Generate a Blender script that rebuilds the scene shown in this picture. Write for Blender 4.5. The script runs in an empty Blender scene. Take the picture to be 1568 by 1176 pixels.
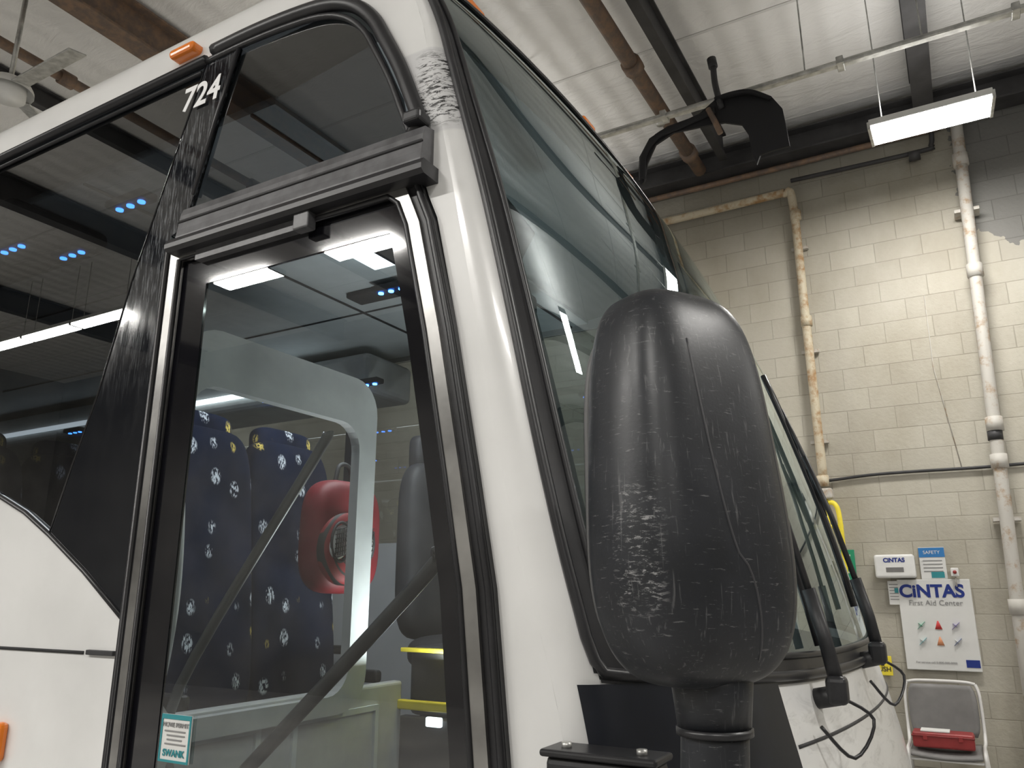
import bpy, bmesh, math, random
from mathutils import Vector, Matrix
random.seed(4)
scene=bpy.context.scene
COL=scene.collection

# ------------------------------------------------------------------ helpers
def link(o,parent=None):
    COL.objects.link(o)
    if parent is not None: o.parent=parent
    return o
def empty(name,loc=(0,0,0)):
    e=bpy.data.objects.new(name,None); e.empty_display_size=.1; e.location=loc
    COL.objects.link(e); return e
def mesh(name,verts,faces,mat,parent=None,smooth=False,tri=False,recalc=True):
    me=bpy.data.meshes.new(name)
    me.from_pydata([tuple(v) for v in verts],[],faces)
    if recalc or tri:
        bm=bmesh.new(); bm.from_mesh(me)
        if tri: bmesh.ops.triangulate(bm,faces=[f for f in bm.faces if len(f.verts)>4])
        if recalc: bmesh.ops.recalc_face_normals(bm,faces=bm.faces)
        bm.to_mesh(me); bm.free()
    if mat: me.materials.append(mat)
    if smooth:
        for p in me.polygons: p.use_smooth=True
    return link(bpy.data.objects.new(name,me),parent)
def box(name,c,s,mat,parent=None,bevel=0,rot=None):
    bm=bmesh.new(); bmesh.ops.create_cube(bm,size=1)
    for v in bm.verts: v.co=Vector((v.co.x*s[0],v.co.y*s[1],v.co.z*s[2]))
    if bevel>0: bmesh.ops.bevel(bm,geom=bm.edges[:],offset=bevel,segments=3,affect='EDGES',profile=.5)
    me=bpy.data.meshes.new(name); bm.to_mesh(me); bm.free()
    if mat: me.materials.append(mat)
    o=link(bpy.data.objects.new(name,me),parent); o.location=c
    if rot: o.rotation_euler=rot
    return o
def plate(name,pts,y0,y1,mat,parent=None):
    n=len(pts)
    if y0==y1:
        return mesh(name,[(p[0],y0,p[1]) for p in pts],[list(range(n))],mat,parent,tri=True,recalc=False)
    v=[(p[0],y0,p[1]) for p in pts]+[(p[0],y1,p[1]) for p in pts]
    f=[list(range(n)),list(range(2*n-1,n-1,-1))]+[[i,(i+1)%n,n+(i+1)%n,n+i] for i in range(n)]
    return mesh(name,v,f,mat,parent,tri=True)
def ring(name,a,b,y0,y1,mat,parent=None):
    n=len(a)
    v=[(p[0],y0,p[1]) for p in a]+[(p[0],y0,p[1]) for p in b]+[(p[0],y1,p[1]) for p in a]+[(p[0],y1,p[1]) for p in b]
    f=[]
    for i in range(n):
        j=(i+1)%n
        f+=[[i,j,n+j,n+i],[2*n+i,2*n+j,3*n+j,3*n+i],[i,j,2*n+j,2*n+i],[n+i,n+j,3*n+j,3*n+i]]
    return mesh(name,v,f,mat,parent)
def catmull(pts,k=6):
    P=[Vector(p) for p in pts]; out=[]
    for i in range(len(P)-1):
        p0=P[max(i-1,0)];p1=P[i];p2=P[i+1];p3=P[min(i+2,len(P)-1)]
        for j in range(k):
            t=j/k
            out.append(.5*((2*p1)+(p2-p0)*t+(2*p0-5*p1+4*p2-p3)*t*t+(3*p1-p0-3*p2+p3)*t**3))
    out.append(P[-1]); return out
def tube(name,pts,r,mat,parent=None,seg=12,flat=1.0,closed=False,r2=None):
    """sweep a round section along a polyline as a real mesh"""
    P=[Vector(p) for p in pts]; n=len(P); V=[];F=[]
    up=None
    for i in range(n):
        if closed: d=(P[(i+1)%n]-P[i-1]).normalized()
        else: d=(P[min(i+1,n-1)]-P[max(i-1,0)]).normalized()
        if up is None:
            up=Vector((0,0,1)) if abs(d.z)<.9 else Vector((0,1,0))
        a=d.cross(up)
        if a.length<1e-5: a=d.cross(Vector((1,0,0)))
        a.normalize(); b=a.cross(d).normalized(); up=b
        rr=r if r2 is None else r+(r2-r)*i/(n-1)
        for k in range(seg):
            t=2*math.pi*k/seg
            V.append(P[i]+a*math.cos(t)*rr+b*math.sin(t)*rr*flat)
    m=n if closed else n-1
    for i in range(m):
        for k in range(seg):
            F.append([i*seg+k,i*seg+(k+1)%seg,((i+1)%n)*seg+(k+1)%seg,((i+1)%n)*seg+k])
    if not closed:
        F.append(list(range(seg))); F.append([(n-1)*seg+k for k in range(seg-1,-1,-1)])
    return mesh(name,V,F,mat,parent,smooth=True)
def grid(name,fn,nu,nv,mat,parent=None,smooth=True):
    V=[fn(i/nu,j/nv) for i in range(nu+1) for j in range(nv+1)]
    F=[[i*(nv+1)+j,(i+1)*(nv+1)+j,(i+1)*(nv+1)+j+1,i*(nv+1)+j+1] for i in range(nu) for j in range(nv)]
    return mesh(name,V,F,mat,parent,smooth=smooth)
def lerp_table(T,z,k):
    if z<=T[0][0]: return T[0][k]
    for a,b in zip(T,T[1:]):
        if z<=b[0]:
            t=(z-a[0])/(b[0]-a[0]); return a[k]+(b[k]-a[k])*t
    return T[-1][k]
def text(name,body,loc,size,mat,parent=None,align='CENTER',rot=(math.pi/2,0,0),bold=0.0,shear=0):
    c=bpy.data.curves.new(name,'FONT'); c.body=body; c.size=size; c.align_x=align; c.align_y='CENTER'
    c.extrude=.0006; c.offset=bold; c.shear=shear
    c.materials.append(mat)
    o=link(bpy.data.objects.new(name,c),parent); o.location=loc; o.rotation_euler=rot
    return o

# ------------------------------------------------------------------ materials
class NT:
    def __init__(s,name):
        s.m=bpy.data.materials.new(name); s.m.use_nodes=True; s.t=s.m.node_tree; s.n=s.t.nodes; s.l=s.t.links
        s.b=s.n['Principled BSDF']; s.out=s.n['Material Output']
    def add(s,t,**k):
        n=s.n.new(t)
        for a,b in k.items(): setattr(n,a,b)
        return n
    def inp(s,n,**k):
        for a,b in k.items(): n.inputs[a.replace('_',' ')].default_value=b
    def coords(s,scale=(1,1,1),loc=(0,0,0),rot=(0,0,0)):
        tc=s.add('ShaderNodeTexCoord'); mp=s.add('ShaderNodeMapping')
        mp.inputs['Scale'].default_value=scale; mp.inputs['Location'].default_value=loc; mp.inputs['Rotation'].default_value=rot
        s.l.new(tc.outputs['Object'],mp.inputs['Vector']); return mp.outputs['Vector']
    def noise(s,vec,scale,detail=4,rough=.55,dist=0):
        n=s.add('ShaderNodeTexNoise'); s.inp(n,Scale=scale,Detail=detail,Roughness=rough,Distortion=dist)
        s.l.new(vec,n.inputs['Vector']); return n.outputs['Fac']
    def ramp(s,fac,stops):
        r=s.add('ShaderNodeValToRGB'); e=r.color_ramp.elements
        while len(e)<len(stops): e.new(.5)
        for el,(p,c) in zip(e,stops): el.position=p; el.color=(*c,1) if len(c)==3 else c
        s.l.new(fac,r.inputs['Fac']); return r.outputs['Color']
    def mix(s,fac,a,b,mode='MIX'):
        m=s.add('ShaderNodeMix',data_type='RGBA',blend_type=mode)
        for sock,v in ((m.inputs[0],fac),(m.inputs[6],a),(m.inputs[7],b)):
            if hasattr(v,'links'): s.l.new(v,sock)
            elif isinstance(v,(int,float)): sock.default_value=v
            else: sock.default_value=(*v,1)
        return m.outputs[2]
    def math(s,op,a,b=None):
        m=s.add('ShaderNodeMath',operation=op)
        for sock,v in ((m.inputs[0],a),(m.inputs[1],b)):
            if v is None: continue
            if hasattr(v,'links'): s.l.new(v,sock)
            else: sock.default_value=v
        return m.outputs[0]
    def bump(s,h,strength=.3,dist=.01):
        b=s.add('ShaderNodeBump'); s.inp(b,Strength=strength,Distance=dist)
        s.l.new(h,b.inputs['Height']); s.l.new(b.outputs['Normal'],s.b.inputs['Normal'])
    def sep(s):
        g=s.add('ShaderNodeNewGeometry'); x=s.add('ShaderNodeSeparateXYZ'); s.l.new(g.outputs['Position'],x.inputs[0]); return x.outputs
def simple(name,col,rough=.5,metal=0,coat=0,spec=.5,noise=0,nscale=8,bump=0):
    t=NT(name); b=t.b
    b.inputs['Base Color'].default_value=(*col,1); b.inputs['Roughness'].default_value=rough; b.inputs['Metallic'].default_value=metal
    b.inputs['Coat Weight'].default_value=coat; b.inputs['Specular IOR Level'].default_value=spec
    v=t.coords(); n=t.noise(v,nscale)
    if noise>0:
        c=t.ramp(n,[(.3,tuple(x*(1-noise) for x in col)),(.7,tuple(min(1,x*(1+noise)) for x in col))])
        t.l.new(c,b.inputs['Base Color'])
    if bump>0: t.bump(n,bump,.004)
    return t.m
def emis(name,col,strength):
    t=NT(name); t.b.inputs['Base Color'].default_value=(*col,1)
    t.b.inputs['Emission Color'].default_value=(*col,1); t.b.inputs['Emission Strength'].default_value=strength; return t.m
def glass(name,tint,extra=.0,rough=.0,gcol=(1,1,1)):
    t=NT(name); t.n.remove(t.b)
    tr=t.add('ShaderNodeBsdfTransparent'); tr.inputs[0].default_value=(*tint,1)
    gl=t.add('ShaderNodeBsdfGlossy'); gl.inputs['Roughness'].default_value=rough; gl.inputs['Color'].default_value=(*gcol,1)
    lw=t.add('ShaderNodeLayerWeight'); lw.inputs['Blend'].default_value=.5
    p=t.math('POWER',lw.outputs['Facing'],4.0); f=t.math('MULTIPLY',p,.9); f=t.math('ADD',f,.06+extra)
    f=t.math('MINIMUM',f,1.0)
    mx=t.add('ShaderNodeMixShader'); t.l.new(f,mx.inputs[0]); t.l.new(tr.outputs[0],mx.inputs[1]); t.l.new(gl.outputs[0],mx.inputs[2])
    t.l.new(mx.outputs[0],t.out.inputs['Surface']); return t.m
def band(t,val,lo,hi,soft):
    a=t.add('ShaderNodeMapRange'); a.inputs[1].default_value=lo-soft; a.inputs[2].default_value=lo; t.l.new(val,a.inputs[0])
    b=t.add('ShaderNodeMapRange'); b.inputs[1].default_value=hi; b.inputs[2].default_value=hi+soft; b.inputs[3].default_value=1; b.inputs[4].default_value=0; t.l.new(val,b.inputs[0])
    return t.math('MULTIPLY',a.outputs[0],b.outputs[0])

# white bus paint with grime, and scuffed patch near the top of the corner pillar
t=NT('white_bus_paint'); X=t.sep()
v=t.coords(); base=t.ramp(t.noise(v,2.2,5),[(.3,(.70,.70,.69)),(.6,(.80,.80,.79))])
patch=t.math('MULTIPLY',band(t,X['Z'],2.63,2.865,.006),band(t,X['X'],-1.06,-.80,.01))
base=t.mix(t.math('MULTIPLY',patch,.8),base,(.62,.62,.63))
mk=t.math('MULTIPLY',band(t,X['Z'],2.67,2.83,.035),band(t,X['X'],-.985,-.88,.025))
ns=t.noise(t.coords((20,14,75),rot=(0,.45,0)),1.5,8,.75,.9)
sc=t.ramp(ns,[(.50,(0,0,0)),(.545,(1,1,1))]); k=t.math('MULTIPLY',mk,sc)
base=t.mix(k,base,(.03,.03,.03))
fr=t.math('MULTIPLY',band(t,X['Z'],.5,1.36,.05),band(t,X['X'],-.5,.1,.03))
n2=t.ramp(t.noise(t.coords((3,6,22)),1.3,6,.7,1.2),[(.5,(0,0,0)),(.72,(1,1,1))])
base=t.mix(t.math('MULTIPLY',t.math('MULTIPLY',fr,n2),.45),base,(.25,.25,.24))
t.l.new(base,t.b.inputs['Base Color']); t.inp(t.b,Roughness=.28); t.b.inputs['Coat Weight'].default_value=.5; t.b.inputs['Coat Roughness'].default_value=.08
WHITE=t.m

t=NT('black_scratched_glass_panel'); X=t.sep()
up=band(t,X['Z'],2.45,2.98,.35)
s1=t.ramp(t.noise(t.coords((110,110,10),rot=(0,.95,0)),1.6,6,.7),[(.50,(0,0,0)),(.62,(1,1,1))])
c=t.mix(t.math('MULTIPLY',t.math('MULTIPLY',s1,up),.8),(.008,.009,.012),(.17,.18,.19))
t.l.new(c,t.b.inputs['Base Color'])
r=t.ramp(t.noise(t.coords((12,12,3),rot=(0,.9,0)),1.5,4,.6),[(.4,(.05,.05,.05)),(.7,(.14,.14,.14))]); t.l.new(r,t.b.inputs['Roughness'])
t.b.inputs['Coat Weight'].default_value=.7; t.b.inputs['Coat Roughness'].default_value=.04
BAND=t.m
RUBBER=simple('black_rubber',(.018,.018,.02),.36,noise=.3)
RUBBER2=simple('matte_rubber',(.03,.03,.032),.6,noise=.3)
RAILM=simple('grey_painted_rail',(.095,.095,.10),.4,noise=.35,nscale=20)
ALU=simple('dull_aluminium',(.34,.335,.325),.28,metal=.85,noise=.4,nscale=5)
STEEL=simple('galvanised_steel',(.5,.5,.48),.4,metal=.7,noise=.3,nscale=15)
FRIT=simple('black_glass_border',(.006,.006,.008),.06,coat=.6)
COWL=simple('black_cowl_plastic',(.012,.014,.02),.32,noise=.3)
GDOOR=glass('door_glass',(.62,.66,.66),extra=.04)
GSIDE=glass('dark_tinted_glass',(.12,.13,.14),extra=.11)
GWIND=glass('windshield_glass',(.44,.52,.52),extra=.09,gcol=(.9,.98,1))
INT=simple('grey_interior_plastic',(.50,.51,.50),.5,noise=.08)
INTD=simple('dark_interior_plastic',(.03,.03,.034),.6,noise=.2)
INTW=simple('light_headliner',(.62,.66,.67),.7,noise=.06)
BLACKP=simple('black_plastic',(.02,.02,.022),.45,noise=.3,nscale=30)
ORANGE=simple('amber_lens',(.85,.22,.02),.2,coat=.5)
YEL=simple('safety_yellow',(.85,.70,.05),.5,noise=.1)
WPLAST=simple('white_plastic',(.75,.75,.73),.4,noise=.05)
GPLAST=simple('grey_chair_plastic',(.18,.175,.17),.5,noise=.12)
REDP=simple('red_plastic',(.28,.03,.03),.4,noise=.15)
BLUEI=simple('blue_ink',(.01,.03,.22),.5)
GREYI=simple('grey_ink',(.25,.25,.25),.5)
PAPER=simple('paper_white',(.70,.70,.68),.6,noise=.03)
DECALW=simple('white_vinyl',(.85,.85,.85),.5)
TEAL=simple('teal_ink',(.03,.25,.28),.5)

# mirror shell plastic with fine scuffs
t=NT('scuffed_black_plastic')
X=t.sep()
bs=t.ramp(t.noise(t.coords(),18,5),[(.3,(.012,.0135,.0165)),(.7,(.020,.022,.027))])
m=t.math('MULTIPLY',band(t,X['Z'],1.60,1.70,.03),band(t,X['X'],-.33,-.29,.015))
ns=t.ramp(t.noise(t.coords((45,45,150),rot=(.5,.4,0)),1.6,8,.8,.4),[(.54,(0,0,0)),(.60,(1,1,1))])
c=t.mix(t.math('MULTIPLY',t.math('MULTIPLY',m,ns),.7),bs,(.38,.38,.38))
sc=t.ramp(t.noise(t.coords((40,40,260),rot=(.5,.2,.3)),1.3,6,.7,.2),[(.61,(0,0,0)),(.67,(1,1,1))])
c=t.mix(t.math('MULTIPLY',sc,.40),c,(.28,.28,.28))
sc2=t.ramp(t.noise(t.coords((220,220,10),rot=(.15,.1,0)),1.0,4,.6,.2),[(.61,(0,0,0)),(.68,(1,1,1))])
c=t.mix(t.math('MULTIPLY',sc2,.22),c,(.28,.28,.28))
t.l.new(c,t.b.inputs['Base Color'])
t.l.new(t.ramp(t.noise(t.coords(),7,6),[(.3,(.33,)*3),(.7,(.46,)*3)]),t.b.inputs['Roughness'])
t.bump(t.noise(t.coords(),260,2),.1,.001)
MIRR=t.m

# fabric
t=NT('patterned_seat_fabric')
vv=t.add('ShaderNodeTexVoronoi'); t.inp(vv,Scale=7.8,Randomness=.5); t.l.new(t.coords((1.0,1.3,.9)),vv.inputs['Vector'])
d=t.ramp(vv.outputs['Distance'],[(.17,(1,1,1)),(.25,(0,0,0))])
br=t.ramp(t.noise(t.coords((1,1.6,.6),rot=(.6,0,0)),105,2),[(.46,(0,0,0)),(.54,(1,1,1))])
sepc=t.add('ShaderNodeSeparateColor'); t.l.new(vv.outputs['Color'],sepc.inputs[0])
pick=t.math('GREATER_THAN',sepc.outputs[0],.5)
fc=t.mix(pick,(.80,.62,.15),(.62,.66,.72))
navy=t.ramp(t.noise(t.coords(),5,4),[(.35,(.003,.006,.018)),(.65,(.006,.012,.036))])
c=t.mix(t.math('MULTIPLY',d,br),navy,fc); t.l.new(c,t.b.inputs['Base Color']); t.inp(t.b,Roughness=.95); t.b.inputs['Specular IOR Level'].default_value=.15
FAB=t.m

def rusty(name,c1,c2,a=.42,b=.6):
    t=NT(name)
    c=t.ramp(t.noise(t.coords(),9,7,.7),[(a,c1),(b,c2)]); t.l.new(c,t.b.inputs['Base Color']); t.inp(t.b,Roughness=.6)
    t.bump(t.noise(t.coords(),30,4),.2,.004); return t.m
PIPEY=rusty('cream_pipe_with_rust',(.52,.46,.34),(.33,.19,.08),.46,.64)
PIPEG=rusty('grey_pipe_with_rust',(.50,.48,.44),(.34,.22,.12),.52,.68)
PIPEB=rusty('brown_pipe',(.13,.095,.075),(.22,.14,.09))
BEAM=simple('dark_steel_beam',(.035,.034,.035),.6,noise=.4,nscale=4)

# block wall
t=NT('painted_block_wall'); X=t.sep()
cmb=t.add('ShaderNodeCombineXYZ'); t.l.new(X['X'],cmb.inputs[0]); t.l.new(X['Z'],cmb.inputs[1])
bk=t.add('ShaderNodeTexBrick'); bk.offset=.5; bk.squash=1
t.inp(bk,Scale=1.0); bk.inputs['Mortar Size'].default_value=.005; bk.inputs['Mortar Smooth'].default_value=.5
bk.inputs['Brick Width'].default_value=.41; bk.inputs['Row Height'].default_value=.205; bk.inputs['Bias'].default_value=0
bk.inputs['Color1'].default_value=(.42,.395,.33,1); bk.inputs['Color2'].default_value=(.47,.445,.375,1); bk.inputs['Mortar'].default_value=(.37,.345,.285,1)
t.l.new(cmb.outputs[0],bk.inputs['Vector'])
st=t.ramp(t.noise(t.coords((1,1,.6)),1.3,6,.65),[(.35,(.82,.80,.76)),(.6,(1,1,1))])
c=t.mix(1.0,bk.outputs['Color'],st,'MULTIPLY')
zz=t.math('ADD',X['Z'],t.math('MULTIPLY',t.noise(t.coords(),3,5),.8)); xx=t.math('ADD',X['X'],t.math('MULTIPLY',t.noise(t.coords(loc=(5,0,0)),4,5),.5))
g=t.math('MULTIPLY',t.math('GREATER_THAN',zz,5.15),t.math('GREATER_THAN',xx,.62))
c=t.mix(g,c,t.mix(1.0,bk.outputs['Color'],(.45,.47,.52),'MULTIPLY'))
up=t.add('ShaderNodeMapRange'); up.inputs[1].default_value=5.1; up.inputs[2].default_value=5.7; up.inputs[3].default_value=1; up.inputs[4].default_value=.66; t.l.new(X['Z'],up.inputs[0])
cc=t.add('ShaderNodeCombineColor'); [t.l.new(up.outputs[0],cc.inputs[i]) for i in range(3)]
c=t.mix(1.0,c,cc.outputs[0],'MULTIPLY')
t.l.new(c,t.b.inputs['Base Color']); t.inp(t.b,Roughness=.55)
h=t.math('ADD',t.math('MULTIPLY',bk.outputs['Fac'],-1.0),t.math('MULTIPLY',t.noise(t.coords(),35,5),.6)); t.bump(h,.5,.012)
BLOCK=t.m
t=NT('insulated_ceiling')
c=t.ramp(t.noise(t.coords(),.8,6),[(.3,(.74,.73,.71)),(.7,(.84,.83,.81))]); t.l.new(c,t.b.inputs['Base Color']); t.inp(t.b,Roughness=.5)
w=t.add('ShaderNodeTexWave'); w.bands_direction='X'; t.inp(w,Scale=1.2,Distortion=.6,Detail=2.0); t.l.new(t.coords(),w.inputs['Vector'])
h=t.math('ADD',t.math('MULTIPLY',w.outputs['Fac'],.5),t.noise(t.coords((1,2.5,1)),2.2,6,.6,.6)); t.bump(h,.5,.06)
CEIL=t.m
t=NT('concrete_floor')
c=t.ramp(t.noise(t.coords(),1.2,7),[(.3,(.24,.235,.23)),(.7,(.38,.37,.35))]); t.l.new(c,t.b.inputs['Base Color']); t.inp(t.b,Roughness=.4)
FLOOR=t.m
LAMP=emis('lamp_diffuser',(1,.98,.94),26)
LED=emis('blue_led',(.04,.2,1),28)
LEDW=emis('interior_strip_light',(.88,.96,1),3.0)

# ------------------------------------------------------------------ room
box('floor',(-4,-1,-.05),(28,16,.1),FLOOR)
box('ceiling',(-4,-1,6.45),(28,16,.1),CEIL)
box('wall_back',(-4,6.7,3.2),(28,.2,6.4),BLOCK)
GW=simple('grey_wall_paint',(.24,.235,.22),.6,noise=.3,nscale=1)
box('wall_front',(-4,-9.1,3.2),(28,.2,6.4),GW)
box('wall_left',(-18.1,-1,3.2),(.2,16,6.4),GW)
box('wall_right',(10.1,-1,3.2),(.2,16,6.4),GW)

def ibeam(name,p0,p1,w,h,mat):
    """I-beam along X or Y"""
    e=empty(name); a=Vector(p0);b=Vector(p1);c=(a+b)/2;L=(b-a).length
    alongx=abs(b.x-a.x)>abs(b.y-a.y)
    def s(lx,wy,hz): return (lx,wy,hz) if alongx else (wy,lx,hz)
    box('flange_top',(c.x,c.y,c.z+h/2-.01),s(L,w,.02),mat,e)
    box('flange_bottom',(c.x,c.y,c.z-h/2+.01),s(L,w,.02),mat,e)
    box('web',(c.x,c.y,c.z),s(L,.015,h-.03),mat,e)
    return e
ibeam('ceiling_beam',(-17.9,6.45,6.12),(10,6.45,6.12),.22,.26,BEAM)
for x in (-13,-9.3,.18,4.4):
    ibeam('roof_joist',(x,-8.9,6.2),(x,6.3,6.2),.17,.36,BEAM)
ibeam('roof_joist',(-1.72,-8.9,6.22),(-1.72,6.3,6.22),.09,.3,BEAM)
ibeam('roof_joist',(-5.5,-8.9,6.18),(-5.5,6.3,6.18),.2,.34,PIPEB)
for x in (-7.3,-3.7,2.4,6.5):
    ibeam('roof_joist',(x,-8.9,6.28),(x,6.3,6.28),.08,.2,BEAM)
e=empty('sprinkler_pipe')
tube('run',[(-1.98,-8.9,6.02),(-1.98,6.3,6.02)],.068,PIPEB,e)
for yy in (-5,-2,1,2.8,4.3,5.9): tube('coupling',[(-1.98,yy-.06,6.02),(-1.98,yy+.06,6.02)],.088,PIPEB,e)
tube('drop',[(-1.98,5.0,6.02),(-1.98,5.0,5.86)],.02,PIPEB,e)
tube('head',[(-1.98,5.0,5.87),(-1.98,5.0,5.84)],.04,STEEL,e)
e=empty('sprinkler_pipe')
tube('run',[(-6.25,-8.9,5.9),(-6.25,6.3,5.9)],.045,PIPEB,e)
for yy in (-4,0,1.9,4): tube('coupling',[(-6.25,yy-.06,5.9),(-6.25,yy+.06,5.9)],.065,PIPEB,e)
SEAMT=simple('seam_tape',(.66,.65,.63),.6)
e=empty('ceiling_seams')
for i in range(9):
    box('seam',(-4,-7.6+i*1.75,6.397),(27.8,.03,.006),SEAMT,e)

# wall pipes
e=empty('wall_pipe_with_elbow')
tube('pipe',catmull([(-5.5,6.5,5.62),(-2.45,6.5,5.62),(-1.3,6.5,5.63),(-1.17,6.5,5.62),(-1.1,6.5,5.5),(-1.09,6.5,4.2),(-1.08,6.5,2.58)],6),.042,PIPEY,e)
for z in (5.35,4.2,2.62): tube('coupling',[(-1.085,6.5,z-.05),(-1.085,6.5,z+.05)],.054,PIPEY,e)
box('valve_body',(-1.08,6.5,2.5),(.14,.1,.1),PIPEG,e,.02)
tube('outlet',[(-1.08,6.5,2.5),(-1.08,6.5,1.75)],.022,YEL,e)
tube('outlet_b',catmull([(-1.08,6.5,2.42),(-1.0,6.48,2.40),(-.97,6.48,2.25),(-.97,6.48,1.7)],5),.022,YEL,e)
tube('cross_feed',[(-1.2,6.5,2.2),(-.95,6.5,2.2)],.018,YEL,e)
for z in (5.0,3.9,3.0): box('strap',(-1.085,6.56,z),(.16,.05,.03),PIPEG,e)
e=empty('wall_pipe')
tube('pipe',[(.43,6.42,5.95),(.39,6.42,4.56),(.35,6.42,3.2),(.30,6.42,1.4),(.28,6.42,0.0)],.052,PIPEG,e)
for z,x in ((4.4,.386),(3.0,.345),(2.68,.336),(1.5,.303),(5.5,.415)): tube('coupling',[(x,6.42,z-.06),(x,6.42,z+.06)],.066,PIPEG,e)
tube('tape',[(.336,6.42,2.86),(.338,6.42,2.94)],.058,RUBBER2,e)
for z,x in ((5.0,.40),(2.2,.325)): box('strap',(x,6.5,z),(.2,.16,.03),PIPEG,e)
e=empty('wall_cable')
tube('cable',catmull([(-2.4,6.57,2.60),(-1.25,6.57,2.62),(-.6,6.57,2.66),(.2,6.57,2.66),(.9,6.57,2.67),(3,6.57,2.66)],8),.014,RUBBER2,e)
tube('drop_wire',[(-.04,6.59,4.3),(-.05,6.59,3.6),(.06,6.59,2.66)],.0035,PIPEG,e,6)
e=empty('conduit')
tube('run',catmull([(-1.1,6.52,5.76),(.1,6.52,5.74),(.2,6.52,5.78),(.22,6.52,5.9),(.22,6.52,5.97)],5),.022,BEAM,e)
tube('run_2',[(-2.9,6.5,5.93),(.3,6.5,5.93)],.03,PIPEB,e)
tube('junction',[(.0,6.5,5.70),(.1,6.5,5.70)],.05,BEAM,e)

# suspended strut with conduit
e=empty('suspended_strut')
box('channel',(.1,4.25,5.4),(7.2,.045,.045),STEEL,e,.004)
tube('conduit',[(-3.5,4.19,5.37),(3.7,4.19,5.37)],.016,STEEL,e)
for x in (-3.0,-.6,.19,1.3,3.2): tube('hanger_rod',[(x,4.25,5.4),(x,4.25,6.35)],.006,STEEL,e,6)
for x in (-1.7,-.35,.75): box('clamp',(x,4.23,5.385),(.05,.12,.06),STEEL,e,.005)

# black fabric shroud hanging from the strut, with lever
CANV=simple('black_canvas',(.008,.008,.01),.75,bump=.5,nscale=6)
e=empty('black_hanging_tarp')
out=[(-1.90,4.81),(-1.88,4.99),(-1.79,5.13),(-1.64,5.19),(-1.39,5.21),(-1.24,5.305),(-.99,5.27),(-.83,5.18),(-.765,5.06),(-.75,4.90),(-.74,4.74),(-.855,4.74),(-.95,4.73),(-.98,4.66),(-1.01,4.78),(-1.02,4.92),(-1.065,5.02),(-1.19,5.08),(-1.34,5.10),(-1.59,5.12),(-1.74,5.06),(-1.815,4.92),(-1.85,4.76),(-1.88,4.74)]
plate('cloth',out,4.08,4.10,CANV,e)
tube('fold_top',catmull([(-1.24,4.07,5.29),(-1.1,4.05,5.28),(-.97,4.05,5.25),(-.84,4.07,5.16)],5),.030,CANV,e,10,flat=.6)
tube('strap',catmull([(-1.86,4.075,4.78),(-1.84,4.075,4.98),(-1.72,4.07,5.12),(-1.5,4.07,5.16),(-1.25,4.07,5.2)],5),.03,CANV,e,8,flat=.6)
tube('lever',catmull([(-1.2,4.07,5.2),(-1.235,4.07,5.42),(-1.24,4.07,5.60)],5),.024,RUBBER2,e)
tube('lever_knob',[(-1.24,4.07,5.58),(-1.25,4.07,5.66)],.036,RUBBER2,e)
tube('bracket',[(-1.30,4.06,5.22),(-1.25,4.05,5.08),(-1.22,4.05,4.98)],.022,PIPEB,e)

# lamps ---------------------------------------------------------
def lamp(x,y,z,L=1.2,W=.28,power=90,tilt=0,up=0):
    e=empty('hanging_led_light',(x,y,z)); e.rotation_euler=(tilt,0,0)
    box('housing',(0,0,.035),(L+.02,W+.02,.05),WPLAST,e,.006)
    box('diffuser',(0,0,.0),(L,W,.02),LAMP,e,.004)
    for sx in (-1,1):
        box('end_cap',(sx*(L/2+.012),0,.012),(.024,W+.02,.06),STEEL,e,.004)
        tube('hanger',[(sx*L*.4,0,.05),(sx*L*.4,0,6.38-z)],.005,STEEL,e,6)
    ld=bpy.data.lights.new('panel_glow','AREA'); ld.shape='RECTANGLE'; ld.size=L; ld.size_y=W; ld.energy=power; ld.color=(1,.97,.92)
    lo=link(bpy.data.objects.new('panel_glow',ld),e); lo.location=(0,0,-.02)
    if up>0:  # added upward fill that brightens the ceiling, not part of the fixture
        ld=bpy.data.lights.new('added_ceiling_fill','AREA'); ld.shape='RECTANGLE'; ld.size=L; ld.size_y=W; ld.energy=up; ld.color=(1,.98,.95)
        lo=link(bpy.data.objects.new('added_ceiling_fill',ld),e); lo.location=(0,0,.075); lo.rotation_euler=(math.pi,0,0)
    return e
lamp(.18,5.0,5.17,.82,.42,60,tilt=math.radians(10),up=9)
for x in (-5.5,-7.35): lamp(x,-5.0,5.4,.95,.26,150)
for x in (-10.3,-11.55,-12.8): lamp(x,-5.0,5.4,1.2,.2,70)
lamp(-2.9,-5.0,5.4,1.1,.26,160); lamp(1.6,-5.0,5.4,1.1,.26,160); lamp(5.8,-5,5.4,1.1,.26,100)  # unseen lights added at this end to brighten the bus side and front
lamp(5.4,5.0,5.2,1.1,.3,65,up=25); lamp(-4.6,5.0,5.2,1.1,.3,90,up=35); lamp(-10.4,5.0,5.2,1.1,.3,100,up=30)
lamp(3.6,1.2,5.4,1.1,.3,120,up=55)

# ceiling fan
e=empty('ceiling_fan',(-5.75,1.25,5.22))
tube('down_rod',[(0,0,.1),(0,0,1.12)],.018,STEEL,e)
def dome(u,v):
    a=u*2*math.pi; r=.17*math.sin(v*math.pi*.5+.001); return (r*math.cos(a),r*math.sin(a),.12*math.cos(v*math.pi*.5)-.02)
grid('motor_housing',dome,20,8,WPLAST,e)
tube('hub',[(0,0,-.07),(0,0,.02)],.12,WPLAST,e,20)
for k in range(3):
    b=box('blade_%d'%(k+1),(.5*math.cos(2.1*k+.0),.5*math.sin(2.1*k+.0),0),(.7,.13,.012),STEEL,e,.004,rot=(.2,0,2.1*k+.0))

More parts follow.
